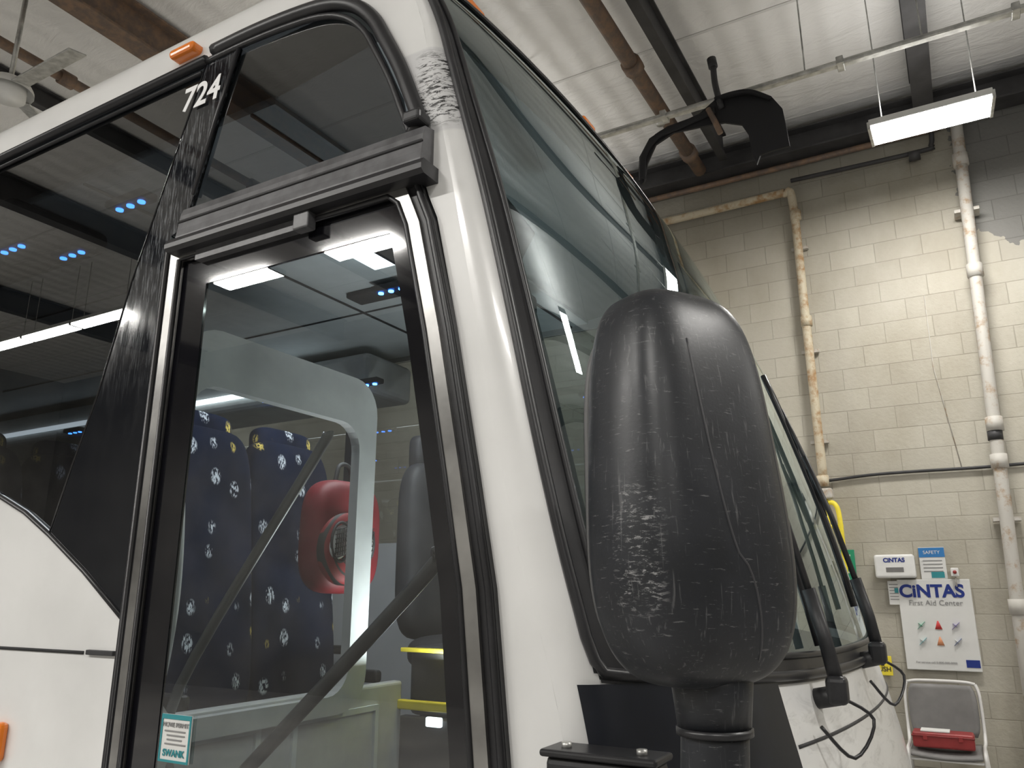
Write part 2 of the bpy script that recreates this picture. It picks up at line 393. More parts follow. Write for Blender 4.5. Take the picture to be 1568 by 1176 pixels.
# ------------------------------------------------------------------ coach bus
BUS=empty('coach_bus')
T=[(.35,-.52,-.20),(1.0,-.50,-.215),(1.2,-.53,-.240),(1.36,-.56,-.285),(1.5,-.59,-.312),(1.63,-.63,-.335),(1.88,-.69,-.395),(2.16,-.75,-.48),(2.46,-.82,-.585),(2.75,-.90,-.73),(3.01,-.97,-.86),(3.2,-1.07,-.97),(3.35,-1.21,-1.07),(3.42,-1.36,-1.16)]
def xe(z): return lerp_table(T,z,1)
def xcn(z): return lerp_table(T,z,2)
TH0=.22; S0=math.sin(TH0)
def xs(z): return (xe(z)-S0*xcn(z))/(1-S0)
def smoothx(f,z,h=.09): return (f(z-h)+f(z-h/2)+f(z)+f(z+h/2)+f(z+h))/5
def FR(th,z,off=0):
    a=smoothx(xs,z); c=smoothx(xcn,z); D=c-a
    x=a+D*math.sin(th); y=1.3*(1-math.cos(th))
    n=Vector((math.sin(th)/max(D,.05),-math.cos(th)/1.3,0)).normalized(); n=(n+Vector((0,0,.25*math.sin(th)))).normalized()
    return Vector((x,y,z))+n*off
def zr(y):
    k=abs(1-y/1.3); return 3.15+.27*max(0,(1-k**4))**.25
ZB=1.44
def zb(th): return ZB+.05*abs(math.cos(th))**3
def zt(th): return min(3.3,zr(1.3*(1-math.cos(th)))-.09)
def f_pillar(u,v):
    th=u*TH0; y=1.3*(1-math.cos(th)); z=.35+v*(zr(y)-.35); return FR(th,z)
grid('corner_pillar',f_pillar,6,50,WHITE,BUS)
grid('corner_pillar_far',lambda u,v:(lambda p:(p[0],2.6-p[1],p[2]))(f_pillar(u,v)),6,50,WHITE,BUS)
def thu(u): return TH0+u*(math.pi-2*TH0)
grid('front_fascia',lambda u,v:FR(thu(u),.35+v*(zb(thu(u))-.03-.35)),50,24,WHITE,BUS)
def f_cap(u,v):
    th=thu(u); z0=zt(th)+.02; z1=zr(1.3*(1-math.cos(th))); return FR(th,z0+v*(z1-z0))
grid('roof_cap',f_cap,50,5,WHITE,BUS)
def f_roof(u,v):
    th=u*math.pi; y=1.3*(1-math.cos(th)); z=zr(y); p=FR(th,z); return (p.x+(-12-p.x)*(v**1.5),y,z)
grid('roof',f_roof,64,24,WHITE,BUS)
grid('windshield',lambda u,v:FR(thu(u),zb(thu(u))+v*(zt(thu(u))-zb(thu(u))),-.004),50,30,GWIND,BUS)
BW=.11
def g_side(u,v,far=False):
    th=TH0-.02+u*BW; z=zb(th)-.02+v*(zt(th)+.02-zb(th)+.02); p=FR(th,z,.006); return (p.x,2.6-p.y if far else p.y,p.z)
grid('gasket_side',lambda u,v:g_side(u,v),5,50,RUBBER,BUS)
grid('gasket_side_far',lambda u,v:g_side(u,v,True),5,50,RUBBER,BUS)
grid('gasket_bottom',lambda u,v:FR(thu(u),zb(thu(u))-.035+v*.06,.006),50,3,RUBBER,BUS)
grid('gasket_top',lambda u,v:FR(thu(u),zt(thu(u))-.03+v*.055,.006),50,3,RUBBER,BUS)
def outline(dth,dz,off,n=40):
    pts=[]
    a=TH0+dth
    for i in range(n+1):
        z=zb(a)+dz+.06+(zt(a)-dz-.03-zb(a)-dz-.06)*i/n; pts.append(FR(a,z,off))
    pts=pts[::-1]
    pts+=[FR(a+.012,zb(a)+dz+.02,off),FR(a+.035,zb(a)+dz,off)]
    for i in range(1,n+1):
        th=a+.035+(math.pi-2*a-.07)*i/n; pts.append(FR(th,zb(th)+dz,off))
    b=math.pi-a
    pts+=[FR(b-.01,zb(b)+dz+.02,off)]
    for i in range(n+1):
        z=zb(b)+dz+.06+(zt(b)-dz-.03-zb(b)-dz-.06)*i/n; pts.append(FR(b,z,off))
    for i in range(1,n):
        th=b-(math.pi-2*a)*i/n; pts.append(FR(th,zt(th)-dz*.5,off))
    return pts
tube('gasket_bead_outer',outline(-.015,-.02,.008),.011,RUBBER,BUS,8,closed=True)
tube('gasket_bead_inner',outline(.075,.02,.006),.008,RUBBER,BUS,8,closed=True)
grid('cowl_panel',lambda u,v:FR(TH0-.1+u*.75,1.20+v*(zb(.4)-.03-1.20),.008),16,8,COWL,BUS)
tube('cowl_trim',[FR(TH0-.1+.75*i/16,1.2,.012) for i in range(17)],.008,RUBBER,BUS,8)
for y in (.46,1.22,1.66,2.1):
    th=math.acos(1-y/1.3); p=FR(th,3.385,.015)
    box('marker_light',p,(.035,.11,.035),ORANGE,BUS,.012)
# side skin, near side
arc=[(-1.76,3.165),(-1.6,3.165),(-1.44,3.155),(-1.31,3.135),(-1.22,3.095),(-1.155,3.03),(-1.11,2.95),(-1.06,2.85),(-1.02,2.75),(-.985,2.66)]
arcs=[(p.x,p.z) for p in catmull([(a,0,b) for a,b in arc],4)]
dr=[(-.985,2.56),(-.955,2.47),(-.93,2.41),(-.87,2.14),(-.81,1.83),(-.77,1.61),(-.74,1.31),(-.715,.9),(-.70,.42)]
rightedge=[(smoothx(xs,z),z) for z in [.35+i*(3.15-.35)/40 for i in range(41)]]
plate('side_upper_and_pillar',[(-12,3.10),(-1.80,3.14)]+[(a,min(b,3.135)) for a,b in arcs]+dr+[(-.70,.35)]+rightedge+[(-12,3.15)],0,.03,WHITE,BUS)
low=[(-12,.35),(-1.85,.35),(-1.85,1.54),(-2.04,1.655),(-2.22,1.755),(-2.36,1.825),(-2.52,1.885),(-2.8,1.96),(-3.3,2.03),(-12,2.05)]
plate('side_lower',low,0,.03,WHITE,BUS)
plate('side_far',[(-12,.35),(-.6,.35),(-.75,1.9),(-12,1.9)],2.57,2.6,WHITE,BUS)
plate('side_far_top',[(-12,3.05),(-1.05,3.05),(-1.1,3.15),(-12,3.15)],2.57,2.6,WHITE,BUS)
plate('pillar_far',[(-1.1,1.9),(smoothx(xs,1.9),1.9)]+[(smoothx(xs,z),z) for z in (2.2,2.5,2.8,3.05)]+[(-1.35,3.05)],2.57,2.6,WHITE,BUS)
plate('far_window_glass',[(-12,1.9),(-1.1,1.9),(-1.35,3.05),(-12,3.05)],2.585,2.585,glass('far_tinted_glass',(.3,.32,.33),extra=.03),BUS)
for x in (-3.4,-5.2,-7.0,-8.8,-10.6): box('far_window_post',(x,2.57,2.48),(.08,.04,1.16),INTD,BUS)
box('rear_wall',(-12,1.3,1.85),(.04,2.6,3.0),WHITE,BUS)
box('chassis_floor',(-6.5,1.3,.6),(11,2.5,.5),BLACKP,BUS)
tube('panel_gap',[(-12,-.001,1.455),(-2.0,-.001,1.455)],.0045,RUBBER2,BUS,6)
box('body_moulding',(-1.925,-.004,1.457),(.11,.012,.012),RUBBER2,BUS,.002)
box('side_marker_light',(-2.31,-.012,1.22),(.06,.03,.10),ORANGE,BUS,.014)
# tinted glass + black band
swo=[(-1.85,1.545),(-2.04,1.665),(-2.22,1.765)]
bandp=[(-1.775,3.13),(-1.645,3.13),(-1.70,2.95),(-1.77,2.69),(-1.80,2.60),(-1.85,2.58)]+swo+[(-2.16,1.95),(-2.085,2.15),(-2.0,2.47),(-1.88,2.82)]
plate('black_window_pillar',bandp,-.004,.01,BAND,BUS)
sidew=[(-12,3.10),(-1.775,3.13),(-1.88,2.82),(-2.0,2.47),(-2.085,2.15),(-2.16,1.95),(-2.22,1.765),(-2.36,1.835),(-2.52,1.895),(-2.8,1.97),(-3.3,2.04),(-12,2.06)]
plate('side_window_glass',sidew,.004,.004,GSIDE,BUS)
tube('window_joint',[(x-.004,-.004,z) for x,z in ((-1.775,3.13),(-1.88,2.82),(-2.0,2.47),(-2.085,2.15),(-2.16,1.95),(-2.22,1.765))],.003,FRIT,BUS,6)
tube('window_top_gasket',[(-12,-.006,3.105),(-1.78,-.006,3.135)],.016,RUBBER,BUS,8)
tube('window_top_gasket_2',[(-12,-.004,3.07),(-1.80,-.004,3.10)],.006,RUBBER,BUS,8)
tube('window_bottom_gasket',[(x,-.004,z-.002) for x,z in [(-1.85,1.54),(-2.04,1.66),(-2.22,1.76),(-2.36,1.83),(-2.52,1.89),(-2.8,1.965),(-3.3,2.035),(-12,2.055)]],.007,RUBBER,BUS,8)
# upper window above the door
plate('upper_window_glass',[(-1.645,3.13),(-1.44,3.12),(-1.31,3.10),(-1.22,3.06),(-1.15,2.98),(-1.10,2.88),(-1.04,2.75),(-1.01,2.62),(-1.79,2.62),(-1.77,2.69),(-1.70,2.95)],.004,.004,glass('upper_tinted_glass',(.15,.16,.17),extra=.06),BUS)
tube('upper_gasket',[(a+.012,-.008,b-.012) for a,b in arcs],.02,RUBBER,BUS,8)
tube('upper_gasket_lip',[(a-.018,-.006,b-.035) for a,b in arcs],.009,RUBBER,BUS,8)
tube('upper_glass_joint',[(-1.64,-.006,3.13),(-1.70,-.006,2.95),(-1.77,-.006,2.69)],.006,RUBBER,BUS,8)
tube('gasket_tail',[(-.98,-.01,2.68),(-.995,-.01,2.62)],.022,RUBBER,BUS,8)
box('clearance_light',(-1.87,-.012,3.19),(.11,.05,.03),ORANGE,BUS,.012)
text('fleet_number','724',(-1.785,-.010,3.015),.108,DECALW,BUS,bold=.0022,shear=.12)
# header rail
prof=[(.0,2.635),(-.035,2.627),(-.042,2.605),(-.047,2.56),(-.05,2.54),(-.05,2.525),(0,2.51)]
def extr(name,prof,x0,x1,mat,parent):
    n=len(prof); V=[(x0,p[0],p[1]) for p in prof]+[(x1,p[0],p[1]) for p in prof]
    F=[list(range(n)),list(range(2*n-1,n-1,-1))]+[[i,(i+1)%n,n+(i+1)%n,n+i] for i in range(n)]
    return mesh(name,V,F,mat,parent)
extr('door_header_rail',prof,-1.765,-.945,RAILM,BUS)
tube('rail_groove',[(-1.765,-.045,2.585),(-.945,-.045,2.585)],.004,RUBBER2,BUS,6)
extr('rail_drip_lip',[(0,2.53),(-.058,2.53),(-.066,2.515),(-.066,2.502),(-.055,2.494),(0,2.494)],-1.785,-.93,RUBBER,BUS)
box('rail_bracket',(-1.30,-.035,2.478),(.05,.03,.05),RAILM,BUS,.004)
extr('door_top_strip',[(0,2.50),(-.03,2.50),(-.03,2.465),(0,2.465)],-1.70,-1.30,RAILM,BUS)
box('rail_end_hook',(-.975,-.03,2.655),(.05,.05,.03),RUBBER,BUS,.008)
# door
dR=[(-.985,2.56),(-.955,2.46),(-.93,2.40),(-.87,2.14),(-.81,1.83),(-.77,1.61),(-.74,1.31),(-.715,.9),(-.70,.42)]
def dring(l,r,tp,bt):
    P=[(-1.85+l,2.56-tp)]+[(x-r,z) for x,z in dR]
    P[-1]=(P[-1][0],.42+bt); P.append((-1.85+l,.42+bt))
    out=[P[0]]; eps=0
    for p in P[1:-1]:
        z=p[1]
        if z>2.56-tp-1e-6: z=2.56-tp-eps*.0008; eps+=1
        out.append((p[0],z))
    out.append(P[-1]); return out
R0=dring(0,0,0,0);R1=dring(.036,.034,.035,.04);R2=dring(.072,.070,.075,.08);R3=dring(.178,.125,.16,.16)
ring('door_rubber_seal',R0,R1,-.014,.03,RUBBER,BUS)
ring('door_frame',R1,R2,-.022,.035,ALU,BUS)
ring('door_glass_border',R2,R3,-.008,.0,FRIT,BUS)
plate('door_glass',R3,-.006,-.006,GDOOR,BUS)
tube('door_inner_seal',[(p[0],-.02,p[1]) for p in R2],.007,RUBBER,BUS,8,closed=True)
tube('door_outer_bead',[(p[0],-.014,p[1]) for p in dring(.012,.010,.01,.01)],.009,RUBBER,BUS,8,closed=True)
# permit sticker
plate('permit_sticker',[(-1.655,1.235),(-1.555,1.235),(-1.555,1.335),(-1.655,1.335)],-.012,-.009,PAPER,BUS)
ring('permit_sticker_border',[(-1.655,1.235),(-1.555,1.235),(-1.555,1.335),(-1.655,1.335)],[(-1.650,1.240),(-1.560,1.240),(-1.560,1.325),(-1.650,1.325)],-.0135,-.012,TEAL,BUS)
text('permit_text','MOVIE PERMIT',(-1.605,-.0135,1.313),.0135,GREYI,BUS)
for i,z in enumerate((1.300,1.291,1.282,1.273)): box('permit_line_%d'%(i+1),(-1.607+.004*(i%2),-.013,z),(.07-.01*(i%3),.001,.003),GREYI,BUS)
text('permit_text_2','SWANK',(-1.605,-.0135,1.254),.02,TEAL,BUS,bold=.0004)
# wipers
def wiper(y0,z0,y1,z1,y2,z2,sx):
    def s(y,z,off): return FR(math.acos(1-y/1.3),z,off)
    tube('wiper_pivot',[s(y0,z0,-.02),s(y0,z0,.05)],.022,BLACKP,BUS,14)
    box('wiper_hub',s(y0,z0+.01,.05),(.045,.045,.06),BLACKP,BUS,.012)
    tube('wiper_arm',[s(y0,z0,.052),s(y0+(y1-y0)*.5,z0+(z1-z0)*.5,.055),s(y1,z1,.05)],.016,BLACKP,BUS,8,flat=.6)
    tube('wiper_rod',[s(y1,z1,.05),s((y1+y2)/2,(z1+z2)/2,.045),s(y2,z2,.035)],.008,BLACKP,BUS,8)
    tube('wiper_blade',[s(y2+sx,z2+.28-k*.09,.02) for k in range(9)],.010,RUBBER,BUS,8,flat=1.4)
    tube('wiper_bracket',[s(y2+sx,z2+.16,.026),s(y2,z2,.036),s(y2+sx,z2-.18,.026)],.006,BLACKP,BUS,8)
    tube('washer_hose',catmull([s(y0,z0,.045),s(y0+.05,z0-.06,.09),s(y0-.03,z0-.12,.05),s(y0-.08,z0-.05,.02)],5),.004,RUBBER,BUS,6)
wiper(.66,1.375,.67,1.60,.70,1.92,.02)
wiper(1.20,1.42,1.21,1.63,1.22,2.0,.02)
tube('fascia_groove',[FR(thu(i/40),1.30,.0) for i in range(10,41)],.004,RUBBER2,BUS,6)
# ---- interior
box('inner_ceiling',(-6.8,1.3,3.05),(10.3,2.3,.03),INTW,BUS)
def f_inner(u,v):
    y=.15+u*2.3; th=math.acos(1-y/1.3); e=FR(th,3.2,-.06); return Vector((-1.75,y,3.04)).lerp(Vector((e.x,y,3.12)),v)
grid('inner_front_header',f_inner,12,4,simple('mid_grey_trim',(.25,.27,.275),.6),BUS)
tube('ceiling_seam',[(-1.75,.15,3.03),(-1.75,2.45,3.03)],.006,INTD,BUS,6)
tube('ceiling_seam_2',[(-2.6,.15,3.03),(-2.6,2.45,3.03)],.006,INTD,BUS,6)
tube('ceiling_seam_3',[(-1.8,.9,3.032),(-6,.9,3.032)],.005,INTD,BUS,6)
tube('ceiling_seam_4',[(-1.8,1.7,3.032),(-6,1.7,3.032)],.005,INTD,BUS,6)
box('parcel_rack_near',(-7.4,.26,2.985),(9,.40,.09),INTD,BUS,.03)
box('parcel_rack_far',(-7.4,2.32,2.86),(9,.44,.24),INT,BUS,.04)
box('rack_light_strip',(-7.6,2.085,2.83),(8.8,.02,.03),LEDW,BUS)
def spot(i,x,y,z):
    box('reading_lamp_housing_%d'%i,(x,y,z+.015),(.20,.07,.03),INTD,BUS,.008)
    for dx in (-.06,0,.06): tube('reading_lamp_%d'%i,[(x+dx,y,z+.005),(x+dx,y,z-.006)],.013,LED,BUS,12)
for i,(x,y,z) in enumerate(((-3.13,.21,2.92),(-2.98,.36,2.92),(-2.40,.21,2.92),(-4.3,.25,2.92),(-5.2,.25,2.92),(-2.85,2.04,2.75),(-3.6,2.04,2.75),(-4.6,2.04,2.75),(-5.6,2.04,2.75),(-2.2,1.42,2.98))): spot(i+1,x,y,z)
box('overhead_console',(-1.75,1.3,2.93),(.22,1.1,.12),INTD,BUS,.03)
box('ceiling_hatch',(-2.1,.75,3.02),(.45,.35,.03),INTW,BUS,.01)
box('ceiling_vent',(-2.35,1.5,3.02),(.3,.12,.03),INTD,BUS,.01)
box('dome_light',(-2.1,1.1,3.02),(.12,.3,.02),LEDW,BUS,.005)
il=bpy.data.lights.new('saloon_light','AREA'); il.shape='RECTANGLE'; il.size=.3; il.size_y=1.2; il.energy=20; il.color=(.95,.98,1)
lo=link(bpy.data.objects.new('saloon_light',il),BUS); lo.location=(-2.0,1.1,2.8)
il=bpy.data.lights.new('step_light','AREA'); il.size=.3; il.energy=12; il.color=(.93,.98,1)
lo=link(bpy.data.objects.new('step_light',il),BUS); lo.location=(-1.7,1.2,1.35); lo.rotation_euler=(math.pi,0,0)
il=bpy.data.lights.new('saloon_light_2','AREA'); il.shape='RECTANGLE'; il.size=7; il.size_y=.1; il.energy=14; il.color=(.9,.97,1)
lo=link(bpy.data.objects.new('saloon_light_2',il),BUS); lo.location=(-6.6,1.3,2.97)
def dash(u,v):
    y=.55+u*1.95; th=math.acos(1-y/1.3); e=FR(th,1.45,-.05)
    prof=[(e.x,1.42),(e.x-.25,1.47),(e.x-.5,1.40),(e.x-.55,1.1),(e.x-.5,.85)]
    k=v*4; i=min(int(k),3); f=k-i; return (prof[i][0]*(1-f)+prof[i+1][0]*f,y,prof[i][1]*(1-f)+prof[i+1][1]*f)
grid('dashboard',dash,16,12,INTD,BUS)
tube('inner_post_trim',[FR(.34,z,-.08) for z in (1.5,1.8,2.1,2.4,2.7,2.95)],.035,INTD,BUS,12)
tube('steering_wheel',[(-1.28+.22*math.cos(a)*.5,1.85+.22*math.sin(a),1.58+.22*math.cos(a)*.85) for a in [2*math.pi*i/28 for i in range(28)]],.016,BLACKP,BUS,8,closed=True)
tube('steering_column',[(-1.28,1.85,1.58),(-1.0,1.85,1.35)],.035,BLACKP,BUS)
box('stairwell_panel',(-2.03,.75,.94),(.05,1.21,.66),INT,BUS,.012)
for yy in (.4,.98):
    A=[(yy-.22,1.20),(yy+.22,1.20),(yy+.22,.9),(yy-.22,.9)];B=[(yy-.20,1.18),(yy+.20,1.18),(yy+.20,.92),(yy-.20,.92)]
    o=ring('stairwell_recess',A,B,-.006,.006,INTW,BUS); o.rotation_euler=(0,0,math.pi/2); o.location=(-2.0,0,0)
box('stairwell_side',(-1.55,1.38,.84),(.95,.05,.60),INTD,BUS,.012)
box('stair_tread',(-1.4,.75,.45),(.9,1.1,.04),BLACKP,BUS)
box('driver_console',(-1.72,1.60,1.27),(.55,.45,.26),INTD,BUS,.03)
box('step_edge_strip',(-1.80,1.34,1.185),(.42,.03,.035),YEL,BUS,.006)
box('step_lamp',(-1.84,1.34,1.13),(.07,.02,.035),LEDW,BUS,.006)
box('console_edge_strip',(-1.82,1.365,1.385),(.40,.03,.016),YEL,BUS,.004)
box('lime_vest_bundle',(-1.78,1.46,1.46),(.13,.12,.12),simple('lime_fabric',(.45,.65,.03),.8,noise=.3),BUS,.03)
def rr(y0,y1,z0,z1,r,n=6):
    P=[]
    for cy,cz,a0 in ((y1-r,z1-r,0),(y0+r,z1-r,90),(y0+r,z0+r,180),(y1-r,z0+r,270)):
        for i in range(n+1):
            a=math.radians(a0+90*i/n); P.append((cy+r*math.cos(a),cz+r*math.sin(a)))
    return P
A=rr(.16,1.06,1.2,2.40,.13);B=rr(.20,.965,1.26,2.22,.10)
o=ring('partition_frame',A,B,-.02,.02,INT,BUS)
o.rotation_euler=(0,0,math.pi/2); o.location=(-1.97,0,0)
tube('door_grab_rail',catmull([(-.99,.10,1.68),(-1.02,.12,1.64),(-1.51,.12,1.21),(-1.78,.12,.98)],6),.017,BLACKP,BUS,12)
tube('stair_grab_rail',catmull([(-1.50,.30,2.02),(-1.54,.30,1.96),(-2.0,.3,1.34),(-2.0,.3,1.1)],6),.015,simple('grey_rail_tube',(.12,.12,.12),.35),BUS,12)
tube('grab_rail',catmull([(-2.02,.2,2.0),(-1.96,.2,1.9),(-1.93,.2,1.6),(-1.96,.2,1.35),(-2.02,.2,1.3)],6),.014,INT,BUS,12)
box('sun_visor',(-1.25,.75,2.78),(.03,.55,.24),INTD,BUS,.01,rot=(0,.5,.15))

# ---- seats
def slab(name,c,hw,hh,th,mat,parent,n=5.0,axis='x',soft=.45):
    """pillow-like slab, thin in X, superelliptic outline in YZ"""
    def fn(u,v):
        a=u*2*math.pi; s=v*math.pi
        e=lambda q,p:math.copysign(abs(q)**p,q)
        y=hw*e(math.cos(a),2/n)*e(math.sin(s),soft); z=hh*e(math.sin(a),2/n)*e(math.sin(s),soft); x=th*e(math.cos(s),.7)
        if axis=='z': return (z,y,x)
        return (x,y,z)
    o=grid(name,fn,36,18,mat,parent); o.location=c; return o
def seat(x,y,z=.86):
    e=empty('bus_seat',(x,y,z))
    for s in (-.222,.222):
        b=slab('backrest',(0,s,.82),.228,.54,.06,FAB,e,soft=.18,n=6); b.rotation_euler=(0,-.12,0)
        h=slab('headrest',(-.085,s,1.33),.16,.09,.05,FAB,e); h.rotation_euler=(0,-.12,0)
        slab('cushion',(.17,s,.22),.205,.15,.06,FAB,e,axis='z')
    box('seat_frame',(.15,0,.15),(.3,.8,.05),BLACKP,e,.01)
    for s in (-.3,.3): box('leg',(.1,s,.07),(.2,.04,.14),BLACKP,e,.01)
    for s in (-.46,.46): box('armrest',(.18,s,.42),(.26,.04,.05),BLACKP,e,.015)
    return e
seat(-2.42,.88,.86)
for x in (-3.5,-4.4,-5.3): 
    seat(x,.60,.86)
    seat(x,2.0,.86)
e=empty('driver_seat',(-2.3,1.95,.86))
b=slab('backrest',(0,0,.95),.24,.42,.08,INTD,e); b=slab('headrest',(-.04,0,1.42),.13,.10,.05,INTD,e); slab('cushion',(.25,0,.48),.24,.26,.08,INTD,e,axis='z')
box('pedestal',(.2,0,.2),(.3,.3,.4),BLACKP,e,.02)

# red backpack with web pattern
e=empty('red_backpack',(-2.16,1.12,1.82))
t=NT('red_web_fabric')
w=t.add('ShaderNodeTexWave',wave_type='RINGS',rings_direction='X'); t.inp(w,Scale=9.0,Distortion=.3); t.l.new(t.coords(),w.inputs['Vector'])
rg=t.ramp(w.outputs['Fac'],[(.10,(0,0,0)),(.16,(1,1,1))])
c=t.mix(rg,(.01,.01,.01),(.24,.008,.012)); t.l.new(c,t.b.inputs['Base Color']); t.inp(t.b,Roughness=.6)
slab('bag_body',(0,0,0),.19,.22,.08,simple('red_nylon',(.17,.006,.012),.55,noise=.2),e,3.6)
slab('front_pocket',(.055,-.04,-.05),.14,.14,.05,t.m,e,2.4)
for s in (-1,1):
    p=slab('eye_patch',(.108,-.05+s*.07,-.03),.048,.068,.01,WPLAST,e,2.2); p.rotation_euler=(s*.5,0,0)
    tube('eye_outline',[(.112,-.05+s*.07+.052*math.cos(a),-.03+.073*math.sin(a)) for a in [2*math.pi*i/20 for i in range(20)]],.006,RUBBER2,e,6,closed=True)
    for k in range(-3,4):
        tube('eye_mesh',[(.120,-.05+s*.07-.04,-.03+.017*k-.01),(.120,-.05+s*.07+.04,-.03+.017*k+.01)],.002,RUBBER2,e,6)
        tube('eye_mesh_v',[(.120,-.05+s*.07+.012*k,-.08),(.120,-.05+s*.07+.012*k+.006,.02)],.002,RUBBER2,e,6)
tube('top_handle',catmull([(0,-.05,.2),(0,-.03,.28),(0,.03,.28),(0,.05,.2)],5),.009,RUBBER2,e,8)
tube('zip',[(.05,.15*math.cos(a),.03+.16*math.sin(a)) for a in [math.pi*i/16 for i in range(17)]],.006,RUBBER2,e,6)

# ------------------------------------------------------------------ side mirror
MR=empty('bus_side_mirror')
C=Vector((-.302,-.35,1.737)); nrm=Vector((.86,-.51,0)).normalized(); tan=Vector((.51,.86,0)).normalized(); H=.240
E_=lambda q,p:math.copysign(abs(q)**p,q)
def mring(a,v):
    p=4.6 if v>0 else 3.3
    w=max(0,1-abs(v)**p)**(1/p)
    taper=.945-.115*v-(.02*v*v)
    ca,sa=math.cos(a),math.sin(a)
    wd=.126*taper*w*E_(ca,.55)
    dp=(.100 if sa>0 else .060)*taper*(w**.9)*E_(sa,.62)
    lean=.012*v
    return C+tan*(wd)+nrm*(dp-lean)+Vector((0,0,H*v))
def msh(u,v):
    q=math.sin((v*2-1)*math.pi/2); q=math.copysign(abs(math.sin(abs(q)*math.pi/2)),q)
    return mring(u*2*math.pi,q)
grid('shell',msh,80,64,MIRR,MR)
def seam(a0,a1,v0,v1,off,r,mat,nm):
    P=[]
    for i in range(30):
        f=i/29; v=v0+(v1-v0)*f; a=a0+(a1-a0)*f; p=mring(a,v); d=(p-Vector((C.x,C.y,p.z))).normalized(); P.append(p+d*off)
    tube(nm,P,r,mat,MR,6)
SEAM=simple('seam_plastic',(.05,.05,.055),.4)
seam(1.75,1.50,.66,-.86,-.0008,.0017,SEAM,'shell_ridge')
seam(1.0,1.05,.60,-.75,-.0008,.0014,SEAM,'shell_ridge_2')
k=.78
rim=[C+tan*(.126*k*E_(math.cos(a),.5))+nrm*(-.050)+Vector((0,0,(H*.84)*E_(math.sin(a),.5))) for a in [2*math.pi*i/60 for i in range(60)]]
tube('glass_rim',rim,.006,simple('rim_grey',(.10,.10,.10),.5),MR,8,closed=True)
mesh('mirror_glass',[p-nrm*.011 for p in rim],[list(range(60))],simple('silvered_mirror',(.8,.8,.8),.02,metal=1),MR,recalc=False)
N0=C+Vector((.027,0,0))
tube('neck',[N0+Vector((0,.0,-.205)),N0+Vector((0,0,-.285))],.050,MIRR,MR,24,r2=.041)
tube('neck_collar',[N0+Vector((0,0,-.283)),N0+Vector((0,0,-.291))],.0432,RUBBER,MR,24)
armp=catmull([N0+Vector((0,0,-.29)),N0+Vector((-.006,.0,-.36)),N0+Vector((-.03,.02,-.45)),N0+Vector((-.09,.10,-.55)),N0+Vector((-.17,.22,-.60)),(-.54,-.02,1.12)],8)
tube('arm',armp,.038,MIRR,MR,20)
box('arm_mount',(-.545,-.035,1.24),(.19,.07,.22),BLACKP,MR,.015)
box('arm_mount_cap',(-.545,-.038,1.352),(.20,.08,.012),RUBBER,MR,.005)
for x in (-.61,-.48): tube('bolt',[(x,-.045,1.357),(x,-.045,1.366)],.009,STEEL,MR,8)

# ------------------------------------------------------------------ things on the wall
e=empty('first_aid_sign',(-.29,6.57,1.35))
box('board',(0,0,0),(.56,.03,.745),PAPER,e,.006)
text('sign_text','CiNTAS',(-.02,-.018,.27),.145,BLUEI,e,bold=.005)
text('sign_text_2','First Aid Center',(0,-.018,.175),.062,GREYI,e)
cols=[(.03,.35,.2),(.6,.05,.05),(.15,.1,.4),(.1,.4,.45),(.7,.3,.15),(.05,.1,.3)]
for i,cx in enumerate(cols):
    ix=-.13+.13*(i%3); iz=-.01-(i//3)*.13; m=simple('icon_ink_%d'%i,cx,.5)
    if i%3==1:
        tube('icon',[(ix,-.018,iz-.03),(ix,-.018,iz+.005),(ix,-.018,iz+.04)],.028,m,e,12,flat=.1,r2=.004)
    else:
        tube('icon',[(ix-.03,-.018,iz-.03),(ix+.03,-.018,iz+.03)],.017,m,e,10,flat=.1)
        tube('icon_b',[(ix-.02,-.02,iz+.02),(ix+.01,-.02,iz-.01)],.012,WPLAST if i%2 else m,e,10,flat=.1)
text('sign_footer','For service call 0-800-000-0000',(-.05,-.018,-.31),.024,GREYI,e)
box('footer_logo',(.22,-.017,-.31),(.1,.003,.06),BLUEI,e)
e=empty('glove_dispenser_box',(-.565,6.53,1.835))
box('case',(0,0,0),(.32,.14,.2),WPLAST,e,.02); box('slot',(0,-.07,-.03),(.14,.006,.04),GPLAST,e,.002)
text('label','CiNTAS',(0,-.072,.05),.05,BLUEI,e,bold=.002)
e=empty('wall_poster',(-.27,6.585,1.86))
box('sheet',(0,0,0),(.20,.01,.27),PAPER,e); box('header',(0,-.006,.09),(.20,.004,.08),simple('mid_blue_ink',(.03,.18,.45),.5),e); text('title','SAFETY',(0,-.009,.09),.04,PAPER,e)
for i in range(4): box('line_%d'%i,(0,-.006,.02-.03*i),(.15,.003,.008),GREYI,e)
box('photo',(.03,-.007,-.1),(.1,.003,.05),TEAL,e)
e=empty('wall_notice',(-.60,6.56,1.61)); box('sheet',(0,0,0),(.09,.008,.2),PAPER,e)
for i in range(6): box('line_%d'%i,(0,-.005,.07-.025*i),(.07,.002,.006),GREYI,e)
box('tag',(.02,-.006,.02),(.03,.003,.04),TEAL,e)
e=empty('push_sign',(-.76,6.56,1.0)); box('plate',(0,0,0),(.15,.012,.16),YEL,e,.004); text('push_text','PUSH',(0,-.008,-.03),.055,RUBBER2,e,bold=.001)
tube('hand_icon',[(0,-.008,0),(0,-.008,.05)],.014,RUBBER2,e,8,flat=.3)
e=empty('green_exit_sign',(-1.0,6.57,1.85)); box('plate',(0,0,0),(.22,.01,.28),simple('green_ink',(.02,.3,.16),.5),e,.003)
for i in range(4): box('line_%d'%i,(0,-.007,.09-.05*i),(.15,.003,.015),PAPER,e)
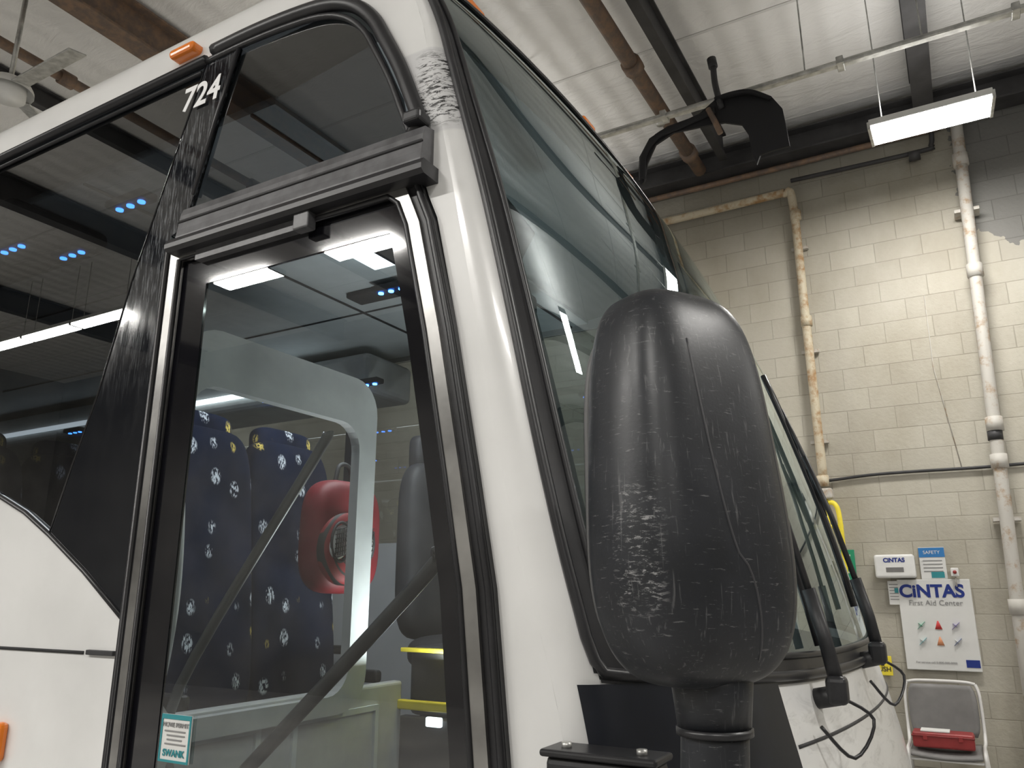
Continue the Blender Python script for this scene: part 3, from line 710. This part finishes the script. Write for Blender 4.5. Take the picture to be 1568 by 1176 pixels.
e=empty('small_white_box',(-.11,6.53,1.78)); box('case',(0,0,0),(.06,.07,.07),WPLAST,e,.008); tube('button',[(0,-.035,0),(0,-.045,0)],.015,REDP,e)
tube('post',[(.0,.0,-.04),(.0,.0,-.12)],.006,PIPEG,e,6)

# chair
e=empty('stacking_chair',(-.33,6.15,0))
def cback(u,v):
    x=(u-.5)*.50*(1-.12*abs(v*2-1)**4*1); z=.50+v*.38; y=.20+.06*v+.04*(1-(2*u-1)**2)
    return (x,y,z)
o=grid('backrest',cback,14,10,GPLAST,e); md=o.modifiers.new('thickness','SOLIDIFY'); md.thickness=.014
def cseat(u,v):
    x=(u-.5)*.48; y=-.24+v*.46; z=.45-.02*(1-(2*u-1)**2)-.03*(max(0,.25-v)*4)**2
    return (x,y,z)
o=grid('seat',cseat,14,12,GPLAST,e); md=o.modifiers.new('thickness','SOLIDIFY'); md.thickness=.018
WM=simple('white_metal_tube',(.70,.69,.67),.35)
for s in (-1,1):
    tube('frame_%s'%('l' if s<0 else 'r'),catmull([(s*.27,-.24,0),(s*.26,-.22,.3),(s*.26,-.2,.44),(s*.26,.0,.46),(s*.27,.2,.5),(s*.27,.27,.8),(s*.25,.29,.89)],6),.013,WM,e,10)
    tube('rear_leg_%s'%('l' if s<0 else 'r'),[(s*.26,.05,.44),(s*.28,.26,0)],.013,WM,e,10)
tube('top_bar',catmull([(-.25,.29,.89),(-.15,.29,.905),(.15,.29,.905),(.25,.29,.89)],5),.013,WM,e,10)
tube('cross_bar',[(-.265,-.21,.38),(.265,-.21,.38)],.011,WM,e,10)
e=empty('red_tool_box',(-.34,6.05,.46))
box('case',(0,0,.055),(.42,.2,.11),REDP,e,.015); box('lid_rim',(0,0,.085),(.43,.21,.012),simple('dark_red',(.2,.02,.02),.4),e,.004)
for s in (-.12,.12): box('latch',(s,-.105,.075),(.03,.012,.035),REDP,e,.003)
box('manual',(-.05,0,.117),(.2,.15,.008),PAPER,e)

# ------------------------------------------------------------------ camera, world
w=bpy.data.worlds.new('World'); scene.world=w; w.use_nodes=True
w.node_tree.nodes['Background'].inputs[0].default_value=(.8,.85,.9,1); w.node_tree.nodes['Background'].inputs[1].default_value=.3
cd=bpy.data.cameras.new('camera'); cam=bpy.data.objects.new('camera',cd); COL.objects.link(cam)
cam.location=(0,-1.3,1.6); cam.rotation_euler=(math.radians(105),0,math.radians(29.6))
cd.sensor_width=36; cd.lens=1200/1568*36; cd.clip_start=.02
scene.camera=cam
scene.view_settings.view_transform='Standard'
scene.view_settings.look='None'
